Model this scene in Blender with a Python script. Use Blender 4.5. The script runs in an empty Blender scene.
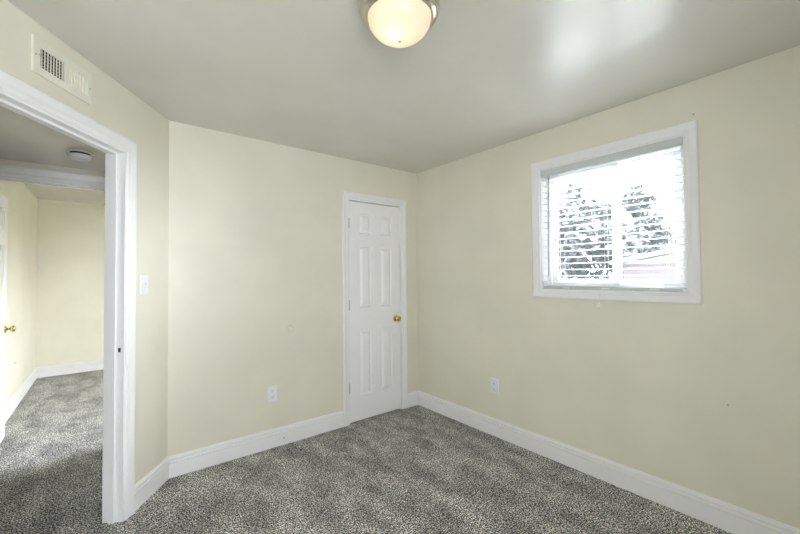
import bpy, bmesh, math, random
from mathutils import Vector, Matrix
random.seed(7)
PI = math.pi
SC = bpy.context.scene
COL = SC.collection

# ------------------------------------------------------------------ camera
F_PX = 371.0
cam_data = bpy.data.cameras.new('camera')
cam_data.sensor_width = 36.0
cam_data.lens = F_PX / 800.0 * 36.0
cam_data.clip_start = 0.02
cam = bpy.data.objects.new('camera', cam_data)
COL.objects.link(cam)
PITCH, ROLL, YAW = 0.0213, -0.0079, 0.6686
fw = Vector((math.sin(YAW)*math.cos(PITCH), math.cos(YAW)*math.cos(PITCH), math.sin(PITCH)))
r0 = Vector((math.cos(YAW), -math.sin(YAW), 0))
u0 = r0.cross(fw)
rr = r0*math.cos(ROLL) + u0*math.sin(ROLL)
uu = -r0*math.sin(ROLL) + u0*math.cos(ROLL)
M = Matrix.Identity(4)
for i in range(3):
    M[i][0], M[i][1], M[i][2] = rr[i], uu[i], -fw[i]
M.translation = Vector((-2.5812, -2.9742, 1.3621))
cam.matrix_world = M
SC.camera = cam

# ------------------------------------------------------------------ world, light, exposure
SKY_DIM, SKY_SUN = 7.5, 38.0
world = bpy.data.worlds.new('sky')
SC.world = world
world.use_nodes = True
wn, wl = world.node_tree.nodes, world.node_tree.links
wb = wn['Background']
# hazy white sky, much brighter around the veiled sun on the window side of the house
tc = wn.new('ShaderNodeTexCoord')
dp = wn.new('ShaderNodeVectorMath'); dp.operation = 'DOT_PRODUCT'
dp.inputs[1].default_value = Vector((.86, .12, .5)).normalized()
mr = wn.new('ShaderNodeMapRange'); mr.interpolation_type = 'SMOOTHSTEP'
mr.inputs[1].default_value, mr.inputs[2].default_value = -.1, 1.0
mr.inputs[3].default_value, mr.inputs[4].default_value = SKY_DIM, SKY_SUN
wl.new(tc.outputs['Generated'], dp.inputs[0]); wl.new(dp.outputs['Value'], mr.inputs[0])
wl.new(mr.outputs[0], wb.inputs[1])
wb.inputs[0].default_value = (0.915, 0.945, 1.02, 1)
world.cycles.sampling_method = 'MANUAL'
world.cycles.sample_map_resolution = 64
SC.view_settings.view_transform = 'Standard'
SC.view_settings.look = 'None'
SC.view_settings.gamma = 1.0
SC.view_settings.use_curve_mapping = False
SC.view_settings.exposure = 0.86
SC.cycles.max_bounces = 16
SC.cycles.diffuse_bounces = 10
SC.cycles.glossy_bounces = 4
SC.cycles.transparent_max_bounces = 16


def portal(loc, normal, w, h):
    d = bpy.data.lights.new('window_portal', 'AREA')
    d.shape = 'RECTANGLE'
    d.size, d.size_y = w, h
    d.energy = 1
    d.cycles.is_portal = True
    o = bpy.data.objects.new('window_portal', d)
    o.location = loc
    o.rotation_euler = Vector(normal).to_track_quat('-Z', 'Z' if abs(normal[2]) < .5 else 'Y').to_euler()
    COL.objects.link(o)

# ------------------------------------------------------------------ constants of the place
H = 2.44
AN = 0.6091
LB = 2.2512
B = Vector((-LB, 0, 0))
D = Vector((-math.sin(AN), -math.cos(AN), 0))     # along the diagonal wall, away from the corner
N = Vector((math.cos(AN), -math.sin(AN), 0))      # out of the diagonal wall, into the room
UP = Vector((0, 0, 1))
WT = 0.115
XL, YF = -3.4, -3.6                               # unseen left and front walls
SL = (-XL - LB)/math.sin(AN)                      # length of the diagonal wall
YO = 0.755                                        # hall side of the opening wall
XF, YFAR = -3.333, 4.085                          # far room: left wall and far wall
portal((0.16, -1.883, 1.69), (-1, 0, 0), .9, .9)
portal((0.16, 1.4, 1.15), (-1, 0, 0), .9, 2.0)
portal((-2.65, YF - .16, 1.45), (0, 1, 0), 1.2, 1.5)  # sky portal of the added fill window


# ------------------------------------------------------------------ materials
def mat(name, color, rough=0.5, spec=0.5, metal=0.0):
    m = bpy.data.materials.new(name)
    m.use_nodes = True
    b = m.node_tree.nodes['Principled BSDF']
    b.inputs['Base Color'].default_value = (*color, 1)
    b.inputs['Roughness'].default_value = rough
    b.inputs['Specular IOR Level'].default_value = spec
    b.inputs['Metallic'].default_value = metal
    return m


def nodes(m):
    return m.node_tree.nodes, m.node_tree.links, m.node_tree.nodes['Principled BSDF']


def noise(m, scale, detail=2, rough=.5, mapping=None):
    n, l, b = nodes(m)
    tc = n.new('ShaderNodeTexCoord')
    t = n.new('ShaderNodeTexNoise')
    t.inputs['Scale'].default_value = scale
    t.inputs['Detail'].default_value = detail
    t.inputs['Roughness'].default_value = rough
    if mapping:
        mp = n.new('ShaderNodeMapping')
        mp.inputs['Scale'].default_value = mapping[0]
        mp.inputs['Rotation'].default_value = mapping[1]
        l.new(tc.outputs['Object'], mp.inputs[0])
        l.new(mp.outputs[0], t.inputs[0])
    else:
        l.new(tc.outputs['Object'], t.inputs[0])
    return t


def ramp(m, src, stops):
    n, l, b = nodes(m)
    r = n.new('ShaderNodeValToRGB')
    e = r.color_ramp.elements
    while len(e) < len(stops):
        e.new(.5)
    for k, (p, c) in zip(e, stops):
        k.position = p
        k.color = (*c, 1) if len(c) == 3 else c
    l.new(src, r.inputs[0])
    return r


def bump(m, src, strength, dist=.01):
    n, l, b = nodes(m)
    k = n.new('ShaderNodeBump')
    k.inputs['Strength'].default_value = strength
    k.inputs['Distance'].default_value = dist
    l.new(src, k.inputs['Height'])
    l.new(k.outputs[0], b.inputs['Normal'])


def paint(name, color, rough, spec, var=.03, peel=True):
    """rolled wall paint: a faint uneven tone and an orange-peel relief"""
    m = mat(name, color, rough, spec)
    n, l, b = nodes(m)
    t = noise(m, 2.2, 3)
    lo = tuple(c*(1 - var) for c in color)
    hi = tuple(min(1, c*(1 + var)) for c in color)
    r = ramp(m, t.outputs[0], [(.35, lo), (.65, hi)])
    l.new(r.outputs[0], b.inputs['Base Color'])
    if peel:
        t2 = noise(m, 160, 2)
        bump(m, t2.outputs[0], .06, .003)
    return m


M_WALL = paint('cream_wall_paint', (.795, .77, .65), .33, .55)
M_BOUNCE_CUT = paint('bounce_cut_wall_paint', (.40, .385, .32), .4, .4)  # dark tone invented for unseen walls, cuts light bounced onto the right wall
M_CEIL = paint('ceiling_paint', (.67, .655, .60), .25, 1.0)
M_TRIM = paint('white_trim_paint', (.89, .89, .895), .35, .5, .008, False)
M_DOOR = paint('white_door_paint', (.92, .92, .925), .36, .5, .008, False)
M_VINYL = mat('white_vinyl', (.88, .89, .9), .35)
M_BLIND = mat('white_blind_slat', (.88, .89, .89), .4)
def translucent(m, color, fac):
    n, l, b = nodes(m)
    o = n['Material Output']
    t = n.new('ShaderNodeBsdfTranslucent'); t.inputs[0].default_value = (*color, 1)
    x = n.new('ShaderNodeMixShader'); x.inputs[0].default_value = fac
    l.new(b.outputs[0], x.inputs[1]); l.new(t.outputs[0], x.inputs[2]); l.new(x.outputs[0], o.inputs[0])


translucent(M_BLIND, (.85, .86, .86), .06)
M_RAIL = mat('blind_rail', (.62, .65, .65), .45)
M_WAND = mat('clear_grey_plastic', (.30, .32, .33), .3)
M_CORD = mat('blind_cord', (.78, .78, .76), .8)
M_PLAST = mat('white_plastic', (.86, .86, .87), .35)
M_IVORY = mat('ivory_plastic', (.80, .79, .72), .4)
M_DARK = mat('dark_slot', (.02, .02, .018), .7)
M_DUCT = mat('dark_duct', (.045, .038, .02), .8)
M_VENT = mat('vent_enamel', (.82, .81, .70), .4)
M_FIN = mat('vent_fin', (.45, .42, .30), .5)
M_BRASS = mat('polished_brass', (.70, .57, .22), .2, .5, 1.0)
M_STEEL = mat('hinge_steel', (.45, .46, .46), .35, .5, 1.0)
M_NICKEL = mat('brushed_nickel', (.60, .56, .46), .28, .5, 1.0)
M_GAP = mat('door_gap', (.10, .10, .095), .8)
M_BARK = mat('bark', (.06, .05, .045), .9)
M_ROOF = mat('pale_roof_shingle', (.30, .30, .31), .9)
M_HOUSE = mat('mauve_siding', (.085, .074, .085), .9)
M_GRASS = mat('pale_lawn', (.075, .085, .06), 1.0)

# frosted lamp glass: scatters the bulb inside
M_GLASSHADE = bpy.data.materials.new('frosted_lamp_glass')
M_GLASSHADE.use_nodes = True
n_ = M_GLASSHADE.node_tree.nodes
l_ = M_GLASSHADE.node_tree.links
n_.clear()
out = n_.new('ShaderNodeOutputMaterial')
tr = n_.new('ShaderNodeBsdfTranslucent'); tr.inputs[0].default_value = (.93, .88, .78, 1)
df = n_.new('ShaderNodeBsdfPrincipled'); df.inputs['Base Color'].default_value = (.62, .57, .48, 1)
df.inputs['Roughness'].default_value = .25
mx = n_.new('ShaderNodeMixShader'); mx.inputs[0].default_value = .5
em = n_.new('ShaderNodeEmission'); em.inputs[0].default_value = (1, .87, .72, 1); em.inputs[1].default_value = .13
ad = n_.new('ShaderNodeAddShader')
l_.new(df.outputs[0], mx.inputs[1]); l_.new(tr.outputs[0], mx.inputs[2])
l_.new(mx.outputs[0], ad.inputs[0]); l_.new(em.outputs[0], ad.inputs[1]); l_.new(ad.outputs[0], out.inputs[0])

# window glass: thin pane, a faint translucent veil stands in for glare haze
M_PANE = bpy.data.materials.new('window_glass')
M_PANE.use_nodes = True
n_ = M_PANE.node_tree.nodes
l_ = M_PANE.node_tree.links
n_.clear()
out = n_.new('ShaderNodeOutputMaterial')
tp = n_.new('ShaderNodeBsdfTransparent'); tp.inputs[0].default_value = (.95, .97, .97, 1)
gl = n_.new('ShaderNodeBsdfGlossy'); gl.inputs['Roughness'].default_value = .02
fr = n_.new('ShaderNodeFresnel'); fr.inputs[0].default_value = 1.45
dt = n_.new('ShaderNodeBsdfTranslucent'); dt.inputs[0].default_value = (.9, .93, .95, 1)
m1 = n_.new('ShaderNodeMixShader'); m1.inputs[0].default_value = .005
m2 = n_.new('ShaderNodeMixShader')
l_.new(tp.outputs[0], m1.inputs[1]); l_.new(dt.outputs[0], m1.inputs[2])
l_.new(fr.outputs[0], m2.inputs[0]); l_.new(m1.outputs[0], m2.inputs[1]); l_.new(gl.outputs[0], m2.inputs[2])
l_.new(m2.outputs[0], out.inputs[0])


def carpet_material():
    m = mat('grey_frieze_carpet', (.2, .2, .19), .95, .1)
    n, l, b = nodes(m)
    f1 = noise(m, 140, 1, .5)
    f2 = noise(m, 62, 2, .6)
    fm = n.new('ShaderNodeMix'); fm.data_type = 'FLOAT'; fm.inputs[0].default_value = .25
    l.new(f1.outputs[0], fm.inputs[2]); l.new(f2.outputs[0], fm.inputs[3])
    fleck = fm
    r1 = ramp(m, fm.outputs[0], [(.39, (.008, .009, .007)), (.46, (.11, .114, .102)),
                                 (.53, (.40, .402, .388)), (.60, (.90, .90, .88))])
    # brushed pile: sheen of the vacuum tracks, put into the colour as broad bands
    nap_sheen = noise(m, 2.4, 5, .62, ((2.3, 1.0, 1.0), (0, 0, 0)))
    r2 = ramp(m, nap_sheen.outputs[0], [(.40, (.84, .84, .83)), (.60, (1.34, 1.34, 1.32))])
    patch = noise(m, 14, 4, .65)
    r3 = ramp(m, patch.outputs[0], [(.35, (.80, .80, .80)), (.65, (1.18, 1.18, 1.18))])
    a = n.new('ShaderNodeMix'); a.data_type = 'RGBA'; a.blend_type = 'MULTIPLY'; a.inputs[0].default_value = 1
    c = n.new('ShaderNodeMix'); c.data_type = 'RGBA'; c.blend_type = 'MULTIPLY'; c.inputs[0].default_value = 1
    l.new(r1.outputs[0], a.inputs[6]); l.new(r2.outputs[0], a.inputs[7])
    l.new(a.outputs[2], c.inputs[6]); l.new(r3.outputs[0], c.inputs[7])
    l.new(c.outputs[2], b.inputs['Base Color'])
    bump(m, fleck.outputs[0], .7, .012)
    return m


M_CARPET = carpet_material()


def leaf_material(name, c0, c1):
    m = mat(name, c0, .7, .2)
    n, l, b = nodes(m)
    t = noise(m, 3.0, 3)
    r = ramp(m, t.outputs[0], [(.35, c0), (.65, c1)])
    l.new(r.outputs[0], b.inputs['Base Color'])
    return m


M_LEAF = leaf_material('tree_leaf', (.06, .070, .070), (.11, .122, .12))
M_SHRUB = leaf_material('hedge_leaf', (.07, .08, .075), (.12, .13, .12))


# ------------------------------------------------------------------ mesh helpers
def link(name, bm, m, parent=None, smooth=False, loc=None):
    bmesh.ops.recalc_face_normals(bm, faces=bm.faces[:])
    me = bpy.data.meshes.new(name)
    bm.to_mesh(me)
    bm.free()
    me.materials.append(m)
    if smooth:
        for p in me.polygons:
            p.use_smooth = True
    o = bpy.data.objects.new(name, me)
    COL.objects.link(o)
    if parent is not None:
        o.parent = parent
    if loc is not None:
        o.location = loc
    return o


def empty(name, loc, basis=None):
    o = bpy.data.objects.new(name, None)
    o.empty_display_size = .1
    COL.objects.link(o)
    if basis:
        x, y, z = basis
        R = Matrix((x, y, z)).transposed().to_4x4()
        R.translation = Vector(loc)
        o.matrix_world = R
    else:
        o.location = loc
    return o


def tag(o, label, cat, group=None):
    o['label'] = label
    o['category'] = cat
    if group:
        o['group'] = group
    return o


def struct(o):
    o['kind'] = 'structure'
    return o


def box(bm, lo, hi, bev=0.0, seg=2):
    r = bmesh.ops.create_cube(bm, size=1)
    vs = r['verts']
    for v in vs:
        v.co = Vector([(lo[i] + hi[i])/2 + v.co[i]*(hi[i] - lo[i]) for i in range(3)])
    if bev:
        es = list({e for v in vs for e in v.link_edges})
        bmesh.ops.bevel(bm, geom=es, offset=bev, segments=seg, affect='EDGES', profile=.5)


def boxbm(lo, hi, bev=0.0, seg=2):
    bm = bmesh.new()
    box(bm, lo, hi, bev, seg)
    return bm


def lathe(bm, prof, seg=48, axis='z', origin=(0, 0, 0), cap=True):
    """prof: list of (radius, height)"""
    o = Vector(origin)
    rings = []
    for r, h in prof:
        ring = []
        if r < 1e-6:
            p = {'z': Vector((0, 0, h)), 'x': Vector((h, 0, 0)), 'y': Vector((0, h, 0))}[axis]
            ring = [bm.verts.new(o + p)]
        else:
            for k in range(seg):
                a = 2*PI*k/seg
                c, s = r*math.cos(a), r*math.sin(a)
                p = {'z': Vector((c, s, h)), 'x': Vector((h, c, s)), 'y': Vector((s, h, c))}[axis]
                ring.append(bm.verts.new(o + p))
        rings.append(ring)
    for a, b in zip(rings, rings[1:]):
        if len(a) == 1 and len(b) == 1:
            continue
        for k in range(seg):
            k2 = (k + 1) % seg
            if len(a) == 1:
                bm.faces.new((a[0], b[k], b[k2]))
            elif len(b) == 1:
                bm.faces.new((a[k], b[0], a[k2]))
            else:
                bm.faces.new((a[k], b[k], b[k2], a[k2]))
    if cap:
        for ring in (rings[0], rings[-1]):
            if len(ring) > 1:
                bm.faces.new(ring)


def tube(bm, pts, r, seg=8):
    pts = [Vector(p) for p in pts]
    rings = []
    for i, p in enumerate(pts):
        t = (pts[min(i + 1, len(pts) - 1)] - pts[max(i - 1, 0)]).normalized()
        a = t.orthogonal().normalized() if abs(t.z) < .99 else Vector((1, 0, 0))
        b = t.cross(a).normalized()
        rad = r[i] if isinstance(r, (list, tuple)) else r
        rings.append([bm.verts.new(p + (a*math.cos(2*PI*k/seg) + b*math.sin(2*PI*k/seg))*rad) for k in range(seg)])
    for x, y in zip(rings, rings[1:]):
        for k in range(seg):
            bm.faces.new((x[k], x[(k + 1) % seg], y[(k + 1) % seg], y[k]))
    bm.faces.new(rings[0][::-1])
    bm.faces.new(rings[-1])


def sweep(bm, pts, miters, prof, nrm):
    """pts: path; miters: in-plane offset vector per path point; prof: closed list of (u, v) -> P + u*miter + v*nrm"""
    nrm = Vector(nrm)
    rings = [[bm.verts.new(Vector(p) + Vector(m)*u + nrm*v) for u, v in prof] for p, m in zip(pts, miters)]
    n = len(prof)
    for a, b in zip(rings, rings[1:]):
        for k in range(n):
            bm.faces.new((a[k], a[(k + 1) % n], b[(k + 1) % n], b[k]))
    bm.faces.new(rings[0][::-1])
    bm.faces.new(rings[-1])


def wall(name, O, U, V, thick_dir, T, L, Ht, holes=(), m=None):
    """solid wall with rectangular holes; O corner, U along, V up; thickness T along thick_dir"""
    O, U, V, W = Vector(O), Vector(U), Vector(V), Vector(thick_dir)
    us = sorted({0, L, *[h[0] for h in holes], *[h[1] for h in holes]})
    vs = sorted({0, Ht, *[h[2] for h in holes], *[h[3] for h in holes]})
    us = [u for u in us if 0 <= u <= L]
    vs = [v for v in vs if 0 <= v <= Ht]

    def solid(i, j):
        if not (0 <= i < len(us) - 1 and 0 <= j < len(vs) - 1):
            return False
        cu, cv = (us[i] + us[i + 1])/2, (vs[j] + vs[j + 1])/2
        return not any(h[0] < cu < h[1] and h[2] < cv < h[3] for h in holes)
    bm = bmesh.new()
    cache = {}

    def vt(i, j, k):
        if (i, j, k) not in cache:
            cache[(i, j, k)] = bm.verts.new(O + U*us[i] + V*vs[j] + W*(T*k))
        return cache[(i, j, k)]
    for i in range(len(us) - 1):
        for j in range(len(vs) - 1):
            if not solid(i, j):
                continue
            for k in (0, 1):
                bm.faces.new((vt(i, j, k), vt(i + 1, j, k), vt(i + 1, j + 1, k), vt(i, j + 1, k)))
            for di, dj, e in ((-1, 0, ((i, j), (i, j + 1))), (1, 0, ((i + 1, j), (i + 1, j + 1))),
                              (0, -1, ((i, j), (i + 1, j))), (0, 1, ((i, j + 1), (i + 1, j + 1)))):
                if not solid(i + di, j + dj):
                    (a, b), (c, d) = e
                    bm.faces.new((vt(a, b, 0), vt(c, d, 0), vt(c, d, 1), vt(a, b, 1)))
    return struct(link(name, bm, m or M_WALL))


def prism(bm, poly, z0, z1):
    a = [bm.verts.new((x, y, z0)) for x, y in poly]
    b = [bm.verts.new((x, y, z1)) for x, y in poly]
    n = len(poly)
    bm.faces.new(a[::-1]); bm.faces.new(b)
    for k in range(n):
        bm.faces.new((a[k], a[(k + 1) % n], b[(k + 1) % n], b[k]))


# ------------------------------------------------------------------ the shell
X = Vector((1, 0, 0)); Y = Vector((0, 1, 0))
struct(link('floor', boxbm((-4.0, -4.95, -.12), (.15, 4.25, 0)), M_CARPET))
struct(link('ceiling', boxbm((-4.0, -4.95, H), (.15, 4.25, H + .15)), M_CEIL))
# dropped soffit over the little hall
bm = bmesh.new()
bk = B - N*.098
s1 = (2.46 - LB - .094)/math.sin(AN); s2 = (3.56 - LB - .094)/math.sin(AN)
pA = bk + D*s1; pB = bk + D*s2
prism(bm, [(pA.x, pA.y), (pA.x, YO + .01), (pB.x, YO + .01), (pB.x, pB.y)], 2.192, H + .02)
struct(link('ceiling_hall', bm, M_CEIL))

WIN = (-2.335, -1.431, 1.235, 2.149)
FWIN = (.93, 1.95, .95, 2.05)
FILL_WIN = (-3.25, -2.05, .7, 2.2)  # unseen window added behind the camera as fill light
y0 = -4.95
wall('wall_right', (0, y0, 0), Y, UP, X, .15, 9.2, H,
     [(WIN[0] - y0, WIN[1] - y0, WIN[2], WIN[3]), (FWIN[0] - y0, FWIN[1] - y0, FWIN[2], FWIN[3])])
DX0, DX1, DZ = -.84, -.213, 2.074
wall('wall_back', (-LB, 0, 0), X, UP, Y, WT, LB, H, [(DX0 + LB, DX1 + LB, -1, DZ)])
SO0, SO1, SOZ = .435, 1.25, 2.078
wall('wall_diagonal', B - D*.06, D, UP, -N, .101, SL + .06, H, [(SO0 + .06, SO1 + .06, -1, SOZ)])
wall('wall_left', (XL, YF - .15, 0), Y, UP, -X, .15, (B + D*SL).y - YF + .22, H, m=M_BOUNCE_CUT)  # unseen wall, darkened to weaken its bounce
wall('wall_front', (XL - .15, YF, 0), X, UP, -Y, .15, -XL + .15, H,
     [(FILL_WIN[0] - XL + .15, FILL_WIN[1] - XL + .15, FILL_WIN[2], FILL_WIN[3])], m=M_BOUNCE_CUT)  # unseen wall, darkened likewise; holds the added fill window
wall('wall_hall_right', (-2.45, -.1, 0), Y, UP, X, WT, YO + .1, H)
wall('wall_hall_left', (-3.55, -1.75, 0), Y, UP, -X, .12, YO + 1.75 + .05, H, m=M_BOUNCE_CUT)  # unseen side, darkened to keep the hall dim
OX0, OX1, OZ = -3.30, -2.53, 2.075
wall('wall_opening', (-3.67, YO, 0), X, UP, Y, WT, 3.67, H, [(OX0 + 3.67, OX1 + 3.67, -1, OZ)])
wall('wall_far', (XF - .12, YFAR, 0), X, UP, Y, .15, -XF + .12, H)
wall('wall_far_left', (XF, YO + WT, 0), Y, UP, -X, .12, YFAR - YO - WT + .1, H)

# ------------------------------------------------------------------ baseboards
BH = .145
BPROF = [(0, 0), (.014, 0), (.014, .096), (.003, .098), (.003, .105), (.019, .107), (.016, .119),
         (.003, .1205), (.003, .127), (.0145, .1285), (.0125, .136), (.004, BH), (0, BH)]


def baseboard(name, P0, P1, m0, m1, m=None):
    bm = bmesh.new()
    sweep(bm, [Vector((*P0, 0)), Vector((*P1, 0))], [Vector((*m0, 0)), Vector((*m1, 0))], BPROF, UP)
    return struct(link(name, bm, m or M_TRIM))


mB = (.522, -1)
Bc = lambda s: ((B + D*s).x, (B + D*s).y)
nd = (N.x, N.y)
CX0, CX1 = -.897, -.157           # closet casing outer edges
CS0 = .362                        # doorway casing outer edge along the diagonal wall
pL = B + D*SL
k_ = (1 - N.x)/N.y
baseboard('baseboard_back', (-LB, 0), (CX0, 0), mB, (0, -1))
baseboard('baseboard_back', (CX1, 0), (0, 0), (0, -1), (-1, -1))
baseboard('baseboard_right', (0, 0), (0, YF), (-1, -1), (-1, 1))
baseboard('baseboard_diagonal', (-LB, 0), Bc(CS0), mB, nd)
baseboard('baseboard_diagonal', Bc(1.325), (pL.x, pL.y), nd, (1, k_))
baseboard('baseboard_left', (pL.x, pL.y), (XL, YF), (1, k_), (1, 1))
baseboard('baseboard_front', (XL, YF), (0, YF), (1, 1), (-1, 1))
baseboard('baseboard_far', (XF, YFAR), (0, YFAR), (1, -1), (-1, -1))
baseboard('baseboard_far_left', (XF, YO + WT + .075), (XF, YFAR), (1, 0), (1, -1))
baseboard('baseboard_far_right', (0, YFAR), (0, YO + WT), (-1, -1), (-1, 0))
baseboard('baseboard_hall_right', (-2.45, YO), (-2.45, .0), (-1, 0), (-1, 0))
baseboard('baseboard_hall_left', (-3.55, -1.5), (-3.55, YO), (1, 0), (1, 0))

# ------------------------------------------------------------------ door casings
CPROF = lambda w: [(0, 0), (0, .009), (.006, .0125), (w*.30, .0125), (w*.36, .0105), (w*.42, .0135), (w*.78, .0185),
                   (w*.93, .0185), (w, .015), (w, 0)]


def casing(name, O, U, nrm, u0, u1, top, w, bottom=None):
    """mitred casing round an opening: O + U*u + UP*z"""
    O, U = Vector(O), Vector(U)
    P = lambda u, z: O + U*u + UP*z
    bm = bmesh.new()
    if bottom is None:
        pts = [P(u0, 0), P(u0, top), P(u1, top), P(u1, 0)]
        mit = [-U, -U + UP, U + UP, U]
    else:
        pts = [P(u0, bottom), P(u0, top), P(u1, top), P(u1, bottom), P(u0, bottom)]
        mit = [-U - UP, -U + UP, U + UP, U - UP, -U - UP]
    sweep(bm, pts, mit, CPROF(w), nrm)
    return struct(link(name, bm, M_TRIM))


casing('trim_1', (0, 0, 0), X, (0, -1, 0), DX0, DX1, DZ, .057)
casing('trim_2', B, D, N, SO0, SO1, SOZ, .072)
casing('trim_3', (0, YO, 0), X, (0, -1, 0), OX0, OX1, OZ, .078)
casing('trim_4', (0, YO + WT, 0), X, (0, 1, 0), OX0, OX1, OZ, .065)
casing('trim_9', (0, YF, 0), X, (0, 1, 0), FILL_WIN[0], FILL_WIN[1], FILL_WIN[3], .062, FILL_WIN[2])  # casing of the fill window added behind the camera
casing('trim_5', (0, 0, 0), Y, (-1, 0, 0), WIN[0], WIN[1], WIN[3], .062, WIN[2] + .013)


def jamb(name, O, U, T, u0, u1, top, depth, stop=None, m=None):
    """lining of a doorway, T points through the wall; stop = (start, end) of the door stop"""
    O, U, T = Vector(O), Vector(U), Vector(T)
    bm = bmesh.new()

    def bx(ua, ub, za, zb, ta, tb):
        vs = [bm.verts.new(O + U*u + T*t + UP*z) for z in (za, zb) for t in (ta, tb) for u in (ua, ub)]
        for f in ((0, 1, 3, 2), (4, 6, 7, 5), (0, 4, 5, 1), (1, 5, 7, 3), (3, 7, 6, 2), (2, 6, 4, 0)):
            bm.faces.new([vs[q] for q in f])
    t0 = .012
    bx(u0 - .001, u0 + t0, 0, top, -.004, depth + .004)
    bx(u1 - t0, u1 + .001, 0, top, -.004, depth + .004)
    bx(u0 + t0, u1 - t0, top - t0, top + .001, -.004, depth + .004)
    if stop:
        a, b = stop
        bx(u0 + t0, u0 + t0 + .012, 0, top - t0, a, b)
        bx(u1 - t0 - .012, u1 - t0, 0, top - t0, a, b)
        bx(u0 + t0 + .012, u1 - t0 - .012, top - t0 - .012, top - t0, a, b)
    return struct(link(name, bm, m or M_TRIM))


jamb('trim_6', B, D, -N, SO0, SO1, SOZ, .101, (.037, .068))
jamb('trim_7', (0, YO, 0), X, Y, OX0, OX1, OZ, WT, (.03, .07))
jamb('trim_8', (0, 0, 0), X, Y, DX0, DX1, DZ, WT, (.045, .08))

# brass strike plate let into the jamb of the doorway (basis: x along the wall, y through it, z up)
sp = empty('strike_plate', B + D*(SO0 + .012) + UP*.955, (D, -N, UP))
tag(sp, 'small metal strike plate with dark latch hole in the white doorway jamb', 'strike plate')
link('plate', boxbm((0, .004, -.029), (.0016, .036, .029), .0006, 1), M_PLAST, sp)
link('latch_hole', boxbm((.0012, .012, -.014), (.0022, .026, .010)), M_DARK, sp)


# ------------------------------------------------------------------ six-panel doors
def panel_door(bm, w, h, t, cols, rows, both=False):
    """slab with raised panels; local x 0..w, z 0..h, faces at y=0 (front, towards -y) and y=t"""
    xs = [0] + [v for c in cols for v in c] + [w]
    zs = [0] + [v for r in rows for v in r] + [h]

    def face_side(y, sgn):
        def V(x, z, d):
            return bm.verts.new((x, y + sgn*d, z))
        for i in range(len(xs) - 1):
            for j in range(len(zs) - 1):
                x0, x1, z0, z1 = xs[i], xs[i + 1], zs[j], zs[j + 1]
                if i % 2 == 1 and j % 2 == 1:
                    rings = []
                    for ins, dep in ((0, 0), (.003, .004), (.009, .013), (.016, .013), (.036, .002), (.039, .001)):
                        rings.append([V(x0 + ins, z0 + ins, dep), V(x1 - ins, z0 + ins, dep),
                                      V(x1 - ins, z1 - ins, dep), V(x0 + ins, z1 - ins, dep)])
                    for a, b in zip(rings, rings[1:]):
                        for k in range(4):
                            bm.faces.new((a[k], a[(k + 1) % 4], b[(k + 1) % 4], b[k]))
                    bm.faces.new(rings[-1])
                else:
                    bm.faces.new((V(x0, z0, 0), V(x1, z0, 0), V(x1, z1, 0), V(x0, z1, 0)))
    face_side(0, 1)
    if both:
        face_side(t, -1)
    else:
        bm.faces.new([bm.verts.new(p) for p in ((0, t, 0), (w, t, 0), (w, t, h), (0, t, h))])
    for q in (((0, 0, 0), (w, 0, 0), (w, t, 0), (0, t, 0)), ((0, 0, h), (w, 0, h), (w, t, h), (0, t, h)),
              ((0, 0, 0), (0, t, 0), (0, t, h), (0, 0, h)), ((w, 0, 0), (w, t, 0), (w, t, h), (w, 0, h))):
        bm.faces.new([bm.verts.new(p) for p in q])
    bmesh.ops.remove_doubles(bm, verts=bm.verts[:], dist=1e-5)


ROWS = [(.222, .835), (1.045, 1.622), (1.742, 1.938)]
DW = .594
door = empty('door_1', (-.825, .004, .010))
struct(door)
bm = bmesh.new()
panel_door(bm, DW, 2.039, .035, [(.107, .247), (.353, .492)], ROWS)
link('slab', bm, M_DOOR, door)


def knob(parent, loc, sgn, axis):
    """door knob with its rose, pointing along sgn*axis"""
    bm = bmesh.new()
    rose = [(.0, 0), (.031, 0), (.032, .003), (.028, .007), (.016, .010), (.014, .012)]
    lathe(bm, [(r, sgn*h) for r, h in rose], 28, axis, loc)
    a = link('rose', bm, M_BRASS, parent, True)
    bm = bmesh.new()
    kn = [(.0105, .008), (.010, .026), (.014, .032), (.024, .037), (.0275, .046), (.0265, .054), (.020, .061), (.010, .0645), (0, .065)]
    lathe(bm, [(r, sgn*h) for r, h in kn], 28, axis, loc)
    b = link('knob', bm, M_BRASS, parent, True)
    return a, b


knob(door, (.535, 0, .915), -1, 'y')
for z in (1.835, 1.075, .315):
    bm = bmesh.new()
    tube(bm, [(-.0065, -.006, z - .047), (-.0065, -.006, z + .047)], .0055, 10)
    box(bm, (-.0065, -.0035, z - .045), (.0, .0, z + .045))
    link('hinge', bm, M_STEEL, door)

# door standing open in the far room, flat along its left wall; hinged on the far side of the opening
door2 = empty('door_2', (-3.255, .885, .015), (Y, -X, UP))
struct(door2)
bm = bmesh.new()
W2 = .735
panel_door(bm, W2, 2.03, .035, [(.11, .31), (.425, .625)], ROWS, True)
link('slab', bm, M_DOOR, door2)
knob(door2, (W2 - .06, 0, .915), -1, 'y')
for z in (1.83, 1.07, .3):
    bm = bmesh.new()
    tube(bm, [(-.006, .04, z - .045), (-.006, .04, z + .045)], .0055, 8)
    link('hinge', bm, M_STEEL, door2)

# ------------------------------------------------------------------ window 1 : white sliding unit
win = struct(empty('window_1', (0, 0, 0)))


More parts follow.
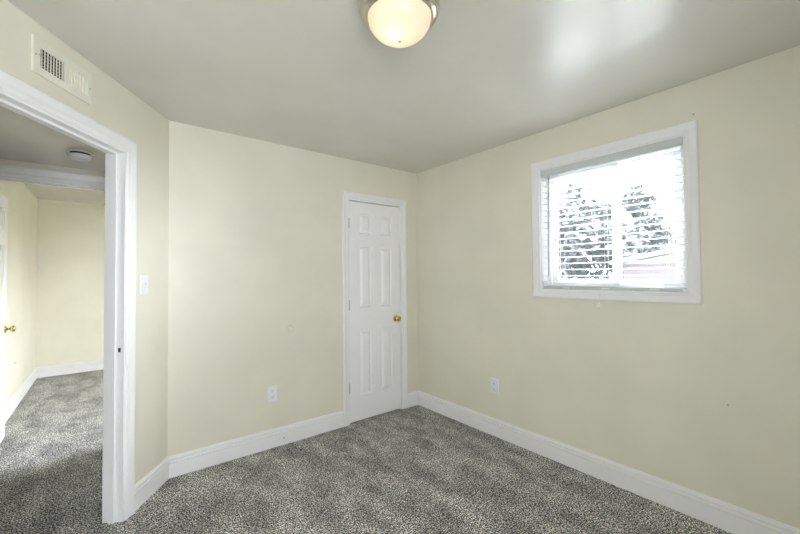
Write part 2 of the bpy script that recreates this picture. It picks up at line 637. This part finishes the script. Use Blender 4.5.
def ring_bm(y0, y1, z0, z1, x0, x1, w, bev=.004):
    bm = bmesh.new()
    P = [(0, y0, z0), (0, y0, z1), (0, y1, z1), (0, y1, z0), (0, y0, z0)]
    m = [Vector(v) for v in ((0, 1, 1), (0, 1, -1), (0, -1, -1), (0, -1, 1), (0, 1, 1))]
    sweep(bm, P, m, [(0, x0), (0, x1), (w - bev, x1), (w, x1 - bev), (w, x0 + bev), (w - bev, x0)], X)
    bmesh.ops.remove_doubles(bm, verts=bm.verts[:], dist=1e-6)
    return bm


# drywall return lining
bm = bmesh.new()
yy0, yy1, zz0, zz1 = WIN
for lo, hi in (((0, yy0, zz0), (.148, yy0 + .008, zz1)), ((0, yy1 - .008, zz0), (.148, yy1, zz1)),
               ((0, yy0 + .008, zz0), (.148, yy1 - .008, zz0 + .012)), ((0, yy0 + .008, zz1 - .008), (.148, yy1 - .008, zz1))):
    box(bm, lo, hi)
link('lining', bm, M_TRIM, win)
fy0, fy1, fz0, fz1 = yy0 + .008, yy1 - .008, zz0 + .012, zz1 - .008
link('frame', ring_bm(fy0, fy1, fz0, fz1, .078, .146, .034), M_VINYL, win)
my = -1.91
s_left = ring_bm(my - .038, fy1 - .030, fz0 + .03, fz1 - .03, .085, .108, .046)
sl = link('sash', s_left, M_VINYL, win)
s_right = ring_bm(fy0 + .030, my + .012, fz0 + .03, fz1 - .03, .114, .137, .046)
sr = link('sash', s_right, M_VINYL, win)
for par, a, b, x in ((sl, my - .038, fy1 - .030, .097), (sr, fy0 + .030, my + .012, .126)):
    bm = bmesh.new()
    v = [bm.verts.new(p) for p in ((x, a + .04, fz0 + .07), (x, b - .04, fz0 + .07), (x, b - .04, fz1 - .07), (x, a + .04, fz1 - .07))]
    bm.faces.new(v)
    link('pane', bm, M_PANE, par)
bm = bmesh.new()
box(bm, (.072, my - .028, 1.66), (.086, my - .006, 1.72), .003)
link('latch', bm, M_VINYL, sl)

# far-room window plain sashes
w2 = struct(empty('window_2', (0, 0, 0)))
a0, a1, b0, b1 = FWIN
link('frame', ring_bm(a0, a1, b0, b1, .06, .14, .05), M_VINYL, w2)
link('meeting_rail', boxbm((.07, a0 + .05, 1.46), (.13, a1 - .05, 1.51), .004), M_VINYL, w2)
w3 = struct(empty('fill_window', (0, 0, 0)))  # added window in the unseen front wall, brightens the room
bm = bmesh.new()
c0, c1, d0, d1 = FILL_WIN
for lo, hi in (((c0, YF - .14, d0), (c0 + .05, YF - .06, d1)), ((c1 - .05, YF - .14, d0), (c1, YF - .06, d1)),
               ((c0 + .05, YF - .14, d0), (c1 - .05, YF - .06, d0 + .05)), ((c0 + .05, YF - .14, d1 - .05), (c1 - .05, YF - .06, d1)),
               (((c0 + c1)/2 - .04, YF - .14, d0 + .05), ((c0 + c1)/2 + .04, YF - .06, d1 - .05))):
    box(bm, lo, hi)
link('frame', bm, M_VINYL, w3)

# ------------------------------------------------------------------ window blind
bl = empty('window_blind', (.028, (yy0 + yy1)/2, 1.25))
tag(bl, 'white horizontal slat blind lowered over the sliding window', 'blind')


def bpart(name, bm, m, smooth=False, parent=None):
    for v in bm.verts:
        v.co -= Vector((.028, (yy0 + yy1)/2, 1.25))
    return link(name, bm, m, parent or bl, smooth)


by0, by1 = yy0 + .014, yy1 - .014
bpart('headrail', boxbm((.008, by0, 2.100), (.058, by1, 2.139), .002), M_RAIL)
bm = bmesh.new()
sweep(bm, [(0, by0 - .004, 0), (0, by1 + .004, 0)], [X, X],
      [(-.004, 2.093), (.004, 2.093), (.004, 2.143), (-.001, 2.143), (-.001, 2.136), (-.006, 2.130), (-.006, 2.104), (-.004, 2.10)], UP)
bpart('valance', bm, M_RAIL)
# slats: thin, slightly crowned, almost level
bm = bmesh.new()
NS, Z0, Z1 = 18, 1.300, 2.066
TILT = math.radians(3)
for k in range(NS):
    z = Z0 + (Z1 - Z0)*k/(NS - 1)
    top, bot = [], []
    for q in range(7):
        a = -1 + q/3.0
        x = .033 + .0245*a*math.cos(TILT)
        zz = z - .0245*a*math.sin(TILT) + .0022*(1 - a*a)
        top.append((x, zz + .0011)); bot.append((x, zz - .0011))
    sweep(bm, [(0, by0 + .004, 0), (0, by1 - .004, 0)], [X, X], top + bot[::-1], UP)
bpart('slats', bm, M_BLIND)
bm = bmesh.new()
box(bm, (.006, by0 + .003, 1.250), (.058, by1 - .003, 1.272), .005, 3)
bpart('bottom_rail', bm, M_RAIL)
for y in (-1.553, -1.888, -2.232):
    bm = bmesh.new()
    for x in (.0075, .0585):
        tube(bm, [(x, y, 1.262), (x, y, 2.104)], .0011, 6)
    for k in range(NS):
        z = Z0 + (Z1 - Z0)*k/(NS - 1) - .004
        tube(bm, [(.0075, y, z), (.0585, y, z)], .0006, 4)
    bpart('ladder_cord', bm, M_CORD)
for y in (-1.62, -1.888, -2.17):
    bm = bmesh.new()
    box(bm, (.004, y - .025, 1.256), (.010, y + .025, 1.2645), .002)
    bpart('rail_clip', bm, M_BLIND)
bm = bmesh.new()
tube(bm, [(-.007, -1.508, 2.092), (-.007, -1.509, 2.075)], .0022, 8)
tube(bm, [(-.007, -1.509, 2.079), (-.006, -1.496, 1.345)], .0038, 8)
bpart('tilt_wand', bm, M_WAND)
bm = bmesh.new()
tube(bm, [(.003, -1.862, 1.262), (-.022, -1.862, 1.225), (-.024, -1.861, 1.17)], .0014, 6)
tube(bm, [(.003, -1.872, 1.262), (-.022, -1.872, 1.225), (-.024, -1.85, 1.165)], .0014, 6)
pc = bpart('pull_cord', bm, M_CORD)
bm = bmesh.new()
lathe(bm, [(.002, .0), (.004, -.004), (.0065, -.024), (.0055, -.028), (0, -.029)], 12, 'z', (-.024, -1.861, 1.172))
lathe(bm, [(.002, .0), (.004, -.004), (.0065, -.024), (.0055, -.028), (0, -.029)], 12, 'z', (-.024, -1.848, 1.166))
bpart('tassel', bm, M_PLAST, True)
for y, s in ((by0, 1), (by1, -1)):
    bm = bmesh.new()
    box(bm, (.002, min(y, y - s*.004), 2.094), (.06, max(y, y - s*.004), 2.141))
    bpart('bracket', bm, M_VINYL)
bm = bmesh.new()
box(bm, (.004, by0 - .006, 1.249), (.02, by0 + .012, 1.268), .003)
bpart('hold_down_clip', bm, M_PLAST)

# ------------------------------------------------------------------ ceiling lamp
LX, LY = -1.703, -1.872
lamp = empty('ceiling_light', (LX, LY, H))
tag(lamp, 'lit flush dome ceiling lamp with brushed nickel ring', 'ceiling light')
bm = bmesh.new()
lathe(bm, [(0, 0), (.128, 0), (.131, -.030), (.140, -.036), (.152, -.042), (.156, -.052), (.155, -.062), (.149, -.068), (.146, -.073),
           (.146, -.079), (.141, -.085), (.134, -.088), (.128, -.092), (.124, -.092), (.124, -.080), (0, -.080)], 64, cap=False)
link('pan', bm, M_NICKEL, lamp, True)
bm = bmesh.new()
pr = []
for k in range(0, 15):
    a = PI/2*k/14
    pr.append((.1225*math.cos(a)**.95 if k < 14 else 0, -.086 - .090*math.sin(a)))
lathe(bm, pr, 64, cap=False)
link('glass_shade', bm, M_GLASSHADE, lamp, True)
bm = bmesh.new()
lathe(bm, [(0, -.173), (.005, -.174), (.0065, -.177), (.0070, -.179), (.0055, -.183), (.002, -.185), (0, -.185)], 16, cap=False)
link('finial', bm, M_NICKEL, lamp, True)
M_BULB = bpy.data.materials.new('lit_bulb')
M_BULB.use_nodes = True
bb = M_BULB.node_tree.nodes['Principled BSDF']
bb.inputs['Base Color'].default_value = (.9, .85, .75, 1)
bb.inputs['Emission Color'].default_value = (1, .80, .52, 1)
bb.inputs['Emission Strength'].default_value = 4.5
bm = bmesh.new()
bmesh.ops.create_uvsphere(bm, u_segments=16, v_segments=10, radius=.026)
bmesh.ops.translate(bm, verts=bm.verts[:], vec=(-.02, .0, -.128))
link('bulb', bm, M_BULB, lamp, True)
bm = bmesh.new()
tube(bm, [(-.02, 0, -.08), (-.02, 0, -.112)], .014, 12)
link('socket', bm, M_PLAST, lamp)

# ------------------------------------------------------------------ wall vent over the doorway
vent = empty('wall_vent', B + D*.864 + UP*2.297, (D, -N, UP))   # x along the wall, -y into the room
tag(vent, 'cream metal supply vent high above the open doorway', 'vent')


def plate_with_holes(bm, x0, x1, z0, z1, holes, y0, y1):
    us = sorted({x0, x1, *[h[0] for h in holes], *[h[1] for h in holes]})
    vs = sorted({z0, z1, *[h[2] for h in holes], *[h[3] for h in holes]})
    for i in range(len(us) - 1):
        for j in range(len(vs) - 1):
            cu, cv = (us[i] + us[i + 1])/2, (vs[j] + vs[j + 1])/2
            if any(h[0] < cu < h[1] and h[2] < cv < h[3] for h in holes):
                continue
            box(bm, (us[i], y0, vs[j]), (us[i + 1], y1, vs[j + 1]))


h1 = (-.016, -.016, 0, 0)
HA = (.000, .121, -.043, .043)     # open bank (further along the wall, left in the photo)
HB = (-.131, -.016, -.043, .043)   # closed bank
bm = bmesh.new()
plate_with_holes(bm, -.155, .155, -.074, .074, [HA, HB], -.010, -.004)
bmesh.ops.remove_doubles(bm, verts=bm.verts[:], dist=1e-5)
# turned-back rim
for lo, hi in (((-.157, -.010, -.076), (-.155, -.001, .076)), ((.155, -.010, -.076), (.157, -.001, .076)),
               ((-.155, -.010, -.076), (.155, -.001, -.074)), ((-.155, -.010, .074), (.155, -.001, .076))):
    box(bm, lo, hi)
link('face_plate', bm, M_VENT, vent)
link('duct', boxbm((.001, -.002, -.043), (.121, -.001, .043)), M_DUCT, vent)
for k in range(8):
    x = .010 + k*.0147
    link('fin', boxbm((x - .0011, -.0070, -.043), (x + .0011, -.0030, .043)), M_VENT, vent)
bm = bmesh.new()
for j in range(5):
    z = -.030 + j*.015
    box(bm, (.001, -.0042, z - .0012), (.120, -.0028, z + .0012))
link('rear_bars', bm, M_FIN, vent)
link('damper', boxbm((-.131, -.005, -.043), (-.016, -.003, .043)), M_VENT, vent)
for k in range(7):
    x = -.123 + k*.0165
    link('fin', boxbm((x - .0018, -.0105, -.043), (x + .0018, -.0052, .043)), M_VENT, vent)
bm = bmesh.new()
box(bm, (.124, -.0115, -.040), (.1262, -.010, .032))
box(bm, (.123, -.020, .004), (.136, -.0115, .008), .001)
link('damper_lever', bm, M_FIN, vent)
for x in (-.146, .146):
    bm = bmesh.new()
    lathe(bm, [(0, -.0125), (.003, -.012), (.004, -.010)], 12, 'y', (x, 0, 0))
    link('screw', bm, M_FIN, vent)


# ------------------------------------------------------------------ plates on the walls: x along, -y into the room, z up
def plate_bm(w, h, t=.006):
    bm = bmesh.new()
    x, z = w/2, h/2
    rings = []
    for ins, d in ((0, 0), (0, .002), (.0015, .0042), (.005, t)):
        rings.append([bm.verts.new(p) for p in ((-x + ins, -d, -z + ins), (x - ins, -d, -z + ins), (x - ins, -d, z - ins), (-x + ins, -d, z - ins))])
    for a, b in zip(rings, rings[1:]):
        for k in range(4):
            bm.faces.new((a[k], a[(k + 1) % 4], b[(k + 1) % 4], b[k]))
    bm.faces.new(rings[-1]); bm.faces.new(rings[0])
    return bm


def screw_at(par, z):
    bm = bmesh.new()
    lathe(bm, [(0, -.0078), (.0028, -.0074), (.0034, -.0055)], 12, 'y', (0, 0, z))
    link('screw', bm, M_IVORY, par, True)


def outlet(loc, basis, label):
    o = tag(empty('wall_outlet', loc, basis), label, 'outlet', 'duplex outlets low on the walls')
    link('cover_plate', plate_bm(.084, .128), M_PLAST, o)
    for s in (-1, 1):
        bm = bmesh.new()
        lathe(bm, [(.0172, -.005), (.0172, -.0085), (.016, -.0095), (0, -.0095)], 24, 'y', (0, 0, s*.0235))
        rc = link('receptacle', bm, M_PLAST, o)
        bm = bmesh.new()
        box(bm, (-.0075, -.0101, s*.0235 - .002), (-.0052, -.0094, s*.0235 + .0075))
        box(bm, (.0052, -.0101, s*.0235 - .002), (.0075, -.0094, s*.0235 + .0065))
        lathe(bm, [(.003, -.0094), (.003, -.0101)], 10, 'y', (0, 0, s*.0235 - .0085))
        link('slot', bm, M_DARK, rc)
    screw_at(o, 0)
    return o


outlet((-1.540, -.0005, .424), (X, Y, UP), 'white duplex outlet on the cream wall left of the closet door')
outlet((-.0005, -.987, .416), (-Y, X, UP), 'white duplex outlet on the wall below and left of the window')

sw = tag(empty('light_switch', B + D*.267 + N*.0005 + UP*1.316, (-D, -N, UP)),
         'white toggle light switch beside the open doorway', 'switch')
link('cover_plate', plate_bm(.080, .120), M_PLAST, sw)
bm = bmesh.new()
box(bm, (-.0065, -.0068, -.0135), (.0065, -.0055, .0135))
link('toggle_slot', bm, M_IVORY, sw)
bm = bmesh.new()
sweep(bm, [(-.0045, 0, 0), (.0045, 0, 0)], [Y, Y], [(-.006, -.006), (-.006, .006), (-.016, .0105), (-.017, .004)], UP)
link('toggle', bm, M_PLAST, sw)
for z in (-.032, .032):
    screw_at(sw, z)

bp = tag(empty('wall_bumper', (-1.393, 0, .923)), 'small round knob bumper disc painted like the cream wall', 'wall bumper')
bm = bmesh.new()
lathe(bm, [(0, 0), (.033, 0), (.033, -.004), (.030, -.0075), (.022, -.0085), (.018, -.0065), (0, -.005)], 32, 'y')
link('disc', bm, M_WALL, bp, True)

wc = tag(empty('cable_plate', (XF + .0005, 2.54, .482), (Y, -X, UP)), 'pale cable wall plate low on the far room wall beyond the open door', 'wall plate')
link('cover_plate', plate_bm(.078, .12), M_PLAST, wc)
bm = bmesh.new()
lathe(bm, [(.0065, -.005), (.0065, -.010), (.0045, -.010), (.0045, -.018), (0, -.018)], 12, 'y')
link('jack', bm, M_STEEL, wc)

# small marks left on the walls
def nail(loc, nrm, r, label, m, name='wall_nail'):
    ax = {0: 'x', 1: 'y'}[0 if abs(nrm[0]) > .5 else 1]
    s = nrm[0] if ax == 'x' else nrm[1]
    bm = bmesh.new()
    lathe(bm, [(0, 0), (r, 0), (r, s*.003), (r*.6, s*.005), (0, s*.0055)], 12, ax)
    return tag(link(name, bm, m, None, True, loc), label, 'nail')


nail((0, -2.379, 2.252), (-1, 0, 0), .0045, 'tiny nail head in the wall above the top right corner of the window', M_FIN)
nail((0, -2.494, .661), (-1, 0, 0), .0045, 'tiny nail head low on the wall below and right of the window', M_FIN)
nail((-1.858, 0, 1.717), (0, -1, 0), .0055, 'tiny painted anchor high on the cream wall left of the closet', M_WALL, 'wall_anchor')
nail((-1.45, -.0138, .055), (0, -1, 0), .006, 'tiny grey screw hole plug in the baseboard under the bumper disc', M_STEEL, 'baseboard_screw')

# ------------------------------------------------------------------ smoke detector on the hall ceiling
sd = tag(empty('smoke_detector', (-2.727, .255, 2.192)), 'round white smoke detector on the hall ceiling', 'smoke detector')
bm = bmesh.new()
lathe(bm, [(0, 0), (.072, 0), (.074, -.003), (.070, -.007), (.050, -.008), (0, -.008)], 40, cap=False)
link('base', bm, M_IVORY, sd, True)
bm = bmesh.new()
lathe(bm, [(0, -.020), (.058, -.020), (.061, -.024), (.058, -.040), (.050, -.047), (.030, -.0485), (.028, -.0465), (.010, -.0465), (0, -.047)], 40, cap=False)
link('cover', bm, M_PLAST, sd, True)
bm = bmesh.new()
lathe(bm, [(0, -.007), (.052, -.007), (.052, -.021), (0, -.021)], 32, cap=False)
link('neck', bm, M_DARK, sd, True)  # dark colour put in for the shaded gap between base and cover
# ------------------------------------------------------------------ outside the window
struct(link('ground', boxbm((.6, -30, -.9), (60, 50, -.6)), M_GRASS))


def tree(name, label, loc, h, crown, nleaf, size, m, trunk_r=.14, group=None, low=.25):
    t = tag(empty(name, loc), label, 'tree' if 'tree' in name else 'shrub', group)
    rnd = random.Random(hash((round(loc[0]*10), round(loc[1]*10))) & 1023)
    bm = bmesh.new()
    tube(bm, [(0, 0, 0), (.04, .03, h*.35), (-.02, .05, h*.6), (0, 0, h*.92)],
         [trunk_r, trunk_r*.75, trunk_r*.5, trunk_r*.12], 9)
    for k in range(9):
        a = rnd.uniform(0, 2*PI); z = h*rnd.uniform(.3, .75); L = crown*rnd.uniform(.5, .85)
        tube(bm, [(0, 0, z), (math.cos(a)*L*.5, math.sin(a)*L*.5, z + L*.25), (math.cos(a)*L, math.sin(a)*L, z + L*.45)],
             [trunk_r*.35, trunk_r*.2, trunk_r*.06], 6)
    link('trunk', bm, M_BARK, t)
    # crown: clusters of leaves round an egg-shaped volume
    bm = bmesh.new()
    cl = []
    for k in range(70):
        while True:
            p = Vector((rnd.uniform(-1, 1), rnd.uniform(-1, 1), rnd.uniform(-1, 1)))
            if .35 < p.length < 1:
                break
        zc = h*(low + (1 - low)/2)
        taper = 1 - .45*max(0, p.z)
        cl.append(Vector((p.x*crown*taper, p.y*crown*taper, zc + p.z*h*(1 - low)/2)))
    for k in range(nleaf):
        c = rnd.choice(cl)
        p = c + Vector((rnd.gauss(0, .17), rnd.gauss(0, .17), rnd.gauss(0, .14)))*crown
        n1 = Vector((rnd.gauss(0, 1), rnd.gauss(0, 1), rnd.gauss(0, 1))).normalized()
        n2 = n1.orthogonal().normalized()
        s = size*rnd.uniform(.6, 1.3)
        n3 = n1.cross(n2)
        v = [bm.verts.new(q) for q in (p - n1*s, p + n2*s*.5 + n3*s*.12, p + n1*s, p - n2*s*.5 + n3*s*.12)]
        bm.faces.new(v)
    link('foliage', bm, m, t)
    return t


tree('garden_tree', 'tall bushy tree seen through the left half of the window', (13.0, 4.7, -.6), 5.75, 1.9, 12000, .15, M_LEAF)
tree('garden_tree', 'narrow tree seen behind the window meeting rail', (18.0, 4.3, -.6), 6.5, 1.25, 6000, .16, M_LEAF, .12)
tree('garden_shrub', 'low rounded shrub seen at the right edge of the window above the roof', (14.8, 1.0, -.6), 4.1, 1.15, 4500, .13, M_SHRUB, .08, None, .1)
tree('garden_shrub', 'low shrub between the narrow tree and the window right edge', (22.5, 5.0, -.6), 5.0, 1.9, 5000, .19, M_SHRUB, .08, None, .1)
tree('garden_shrub', 'low shrub under the bushy tree at the left of the window', (6.9, 2.6, -.6), 2.2, .75, 4500, .08, M_SHRUB, .05, None, .05)

gh = tag(empty('garden_shed', (8.0, -2.2, -.6)), 'low mauve outbuilding with a white gable and pale roof outside the window', 'shed')
link('wall', boxbm((0, -3.3, 0), (4, 3.2, 2.2)), M_HOUSE, gh)
bm = bmesh.new()
sweep(bm, [(-.02, 0, 0), (4, 0, 0)], [Y, Y], [(3.25, 2.2), (0, 2.80), (-3.3, 2.2)], UP)
link('gable', bm, M_ROOF, gh)
bm = bmesh.new()
sweep(bm, [(-.25, 0, 0), (4.2, 0, 0)], [Y, Y], [(3.45, 2.19), (3.45, 2.28), (0, 2.93), (-3.5, 2.28), (-3.5, 2.19), (0, 2.83)], UP)
link('roof', bm, M_ROOF, gh)
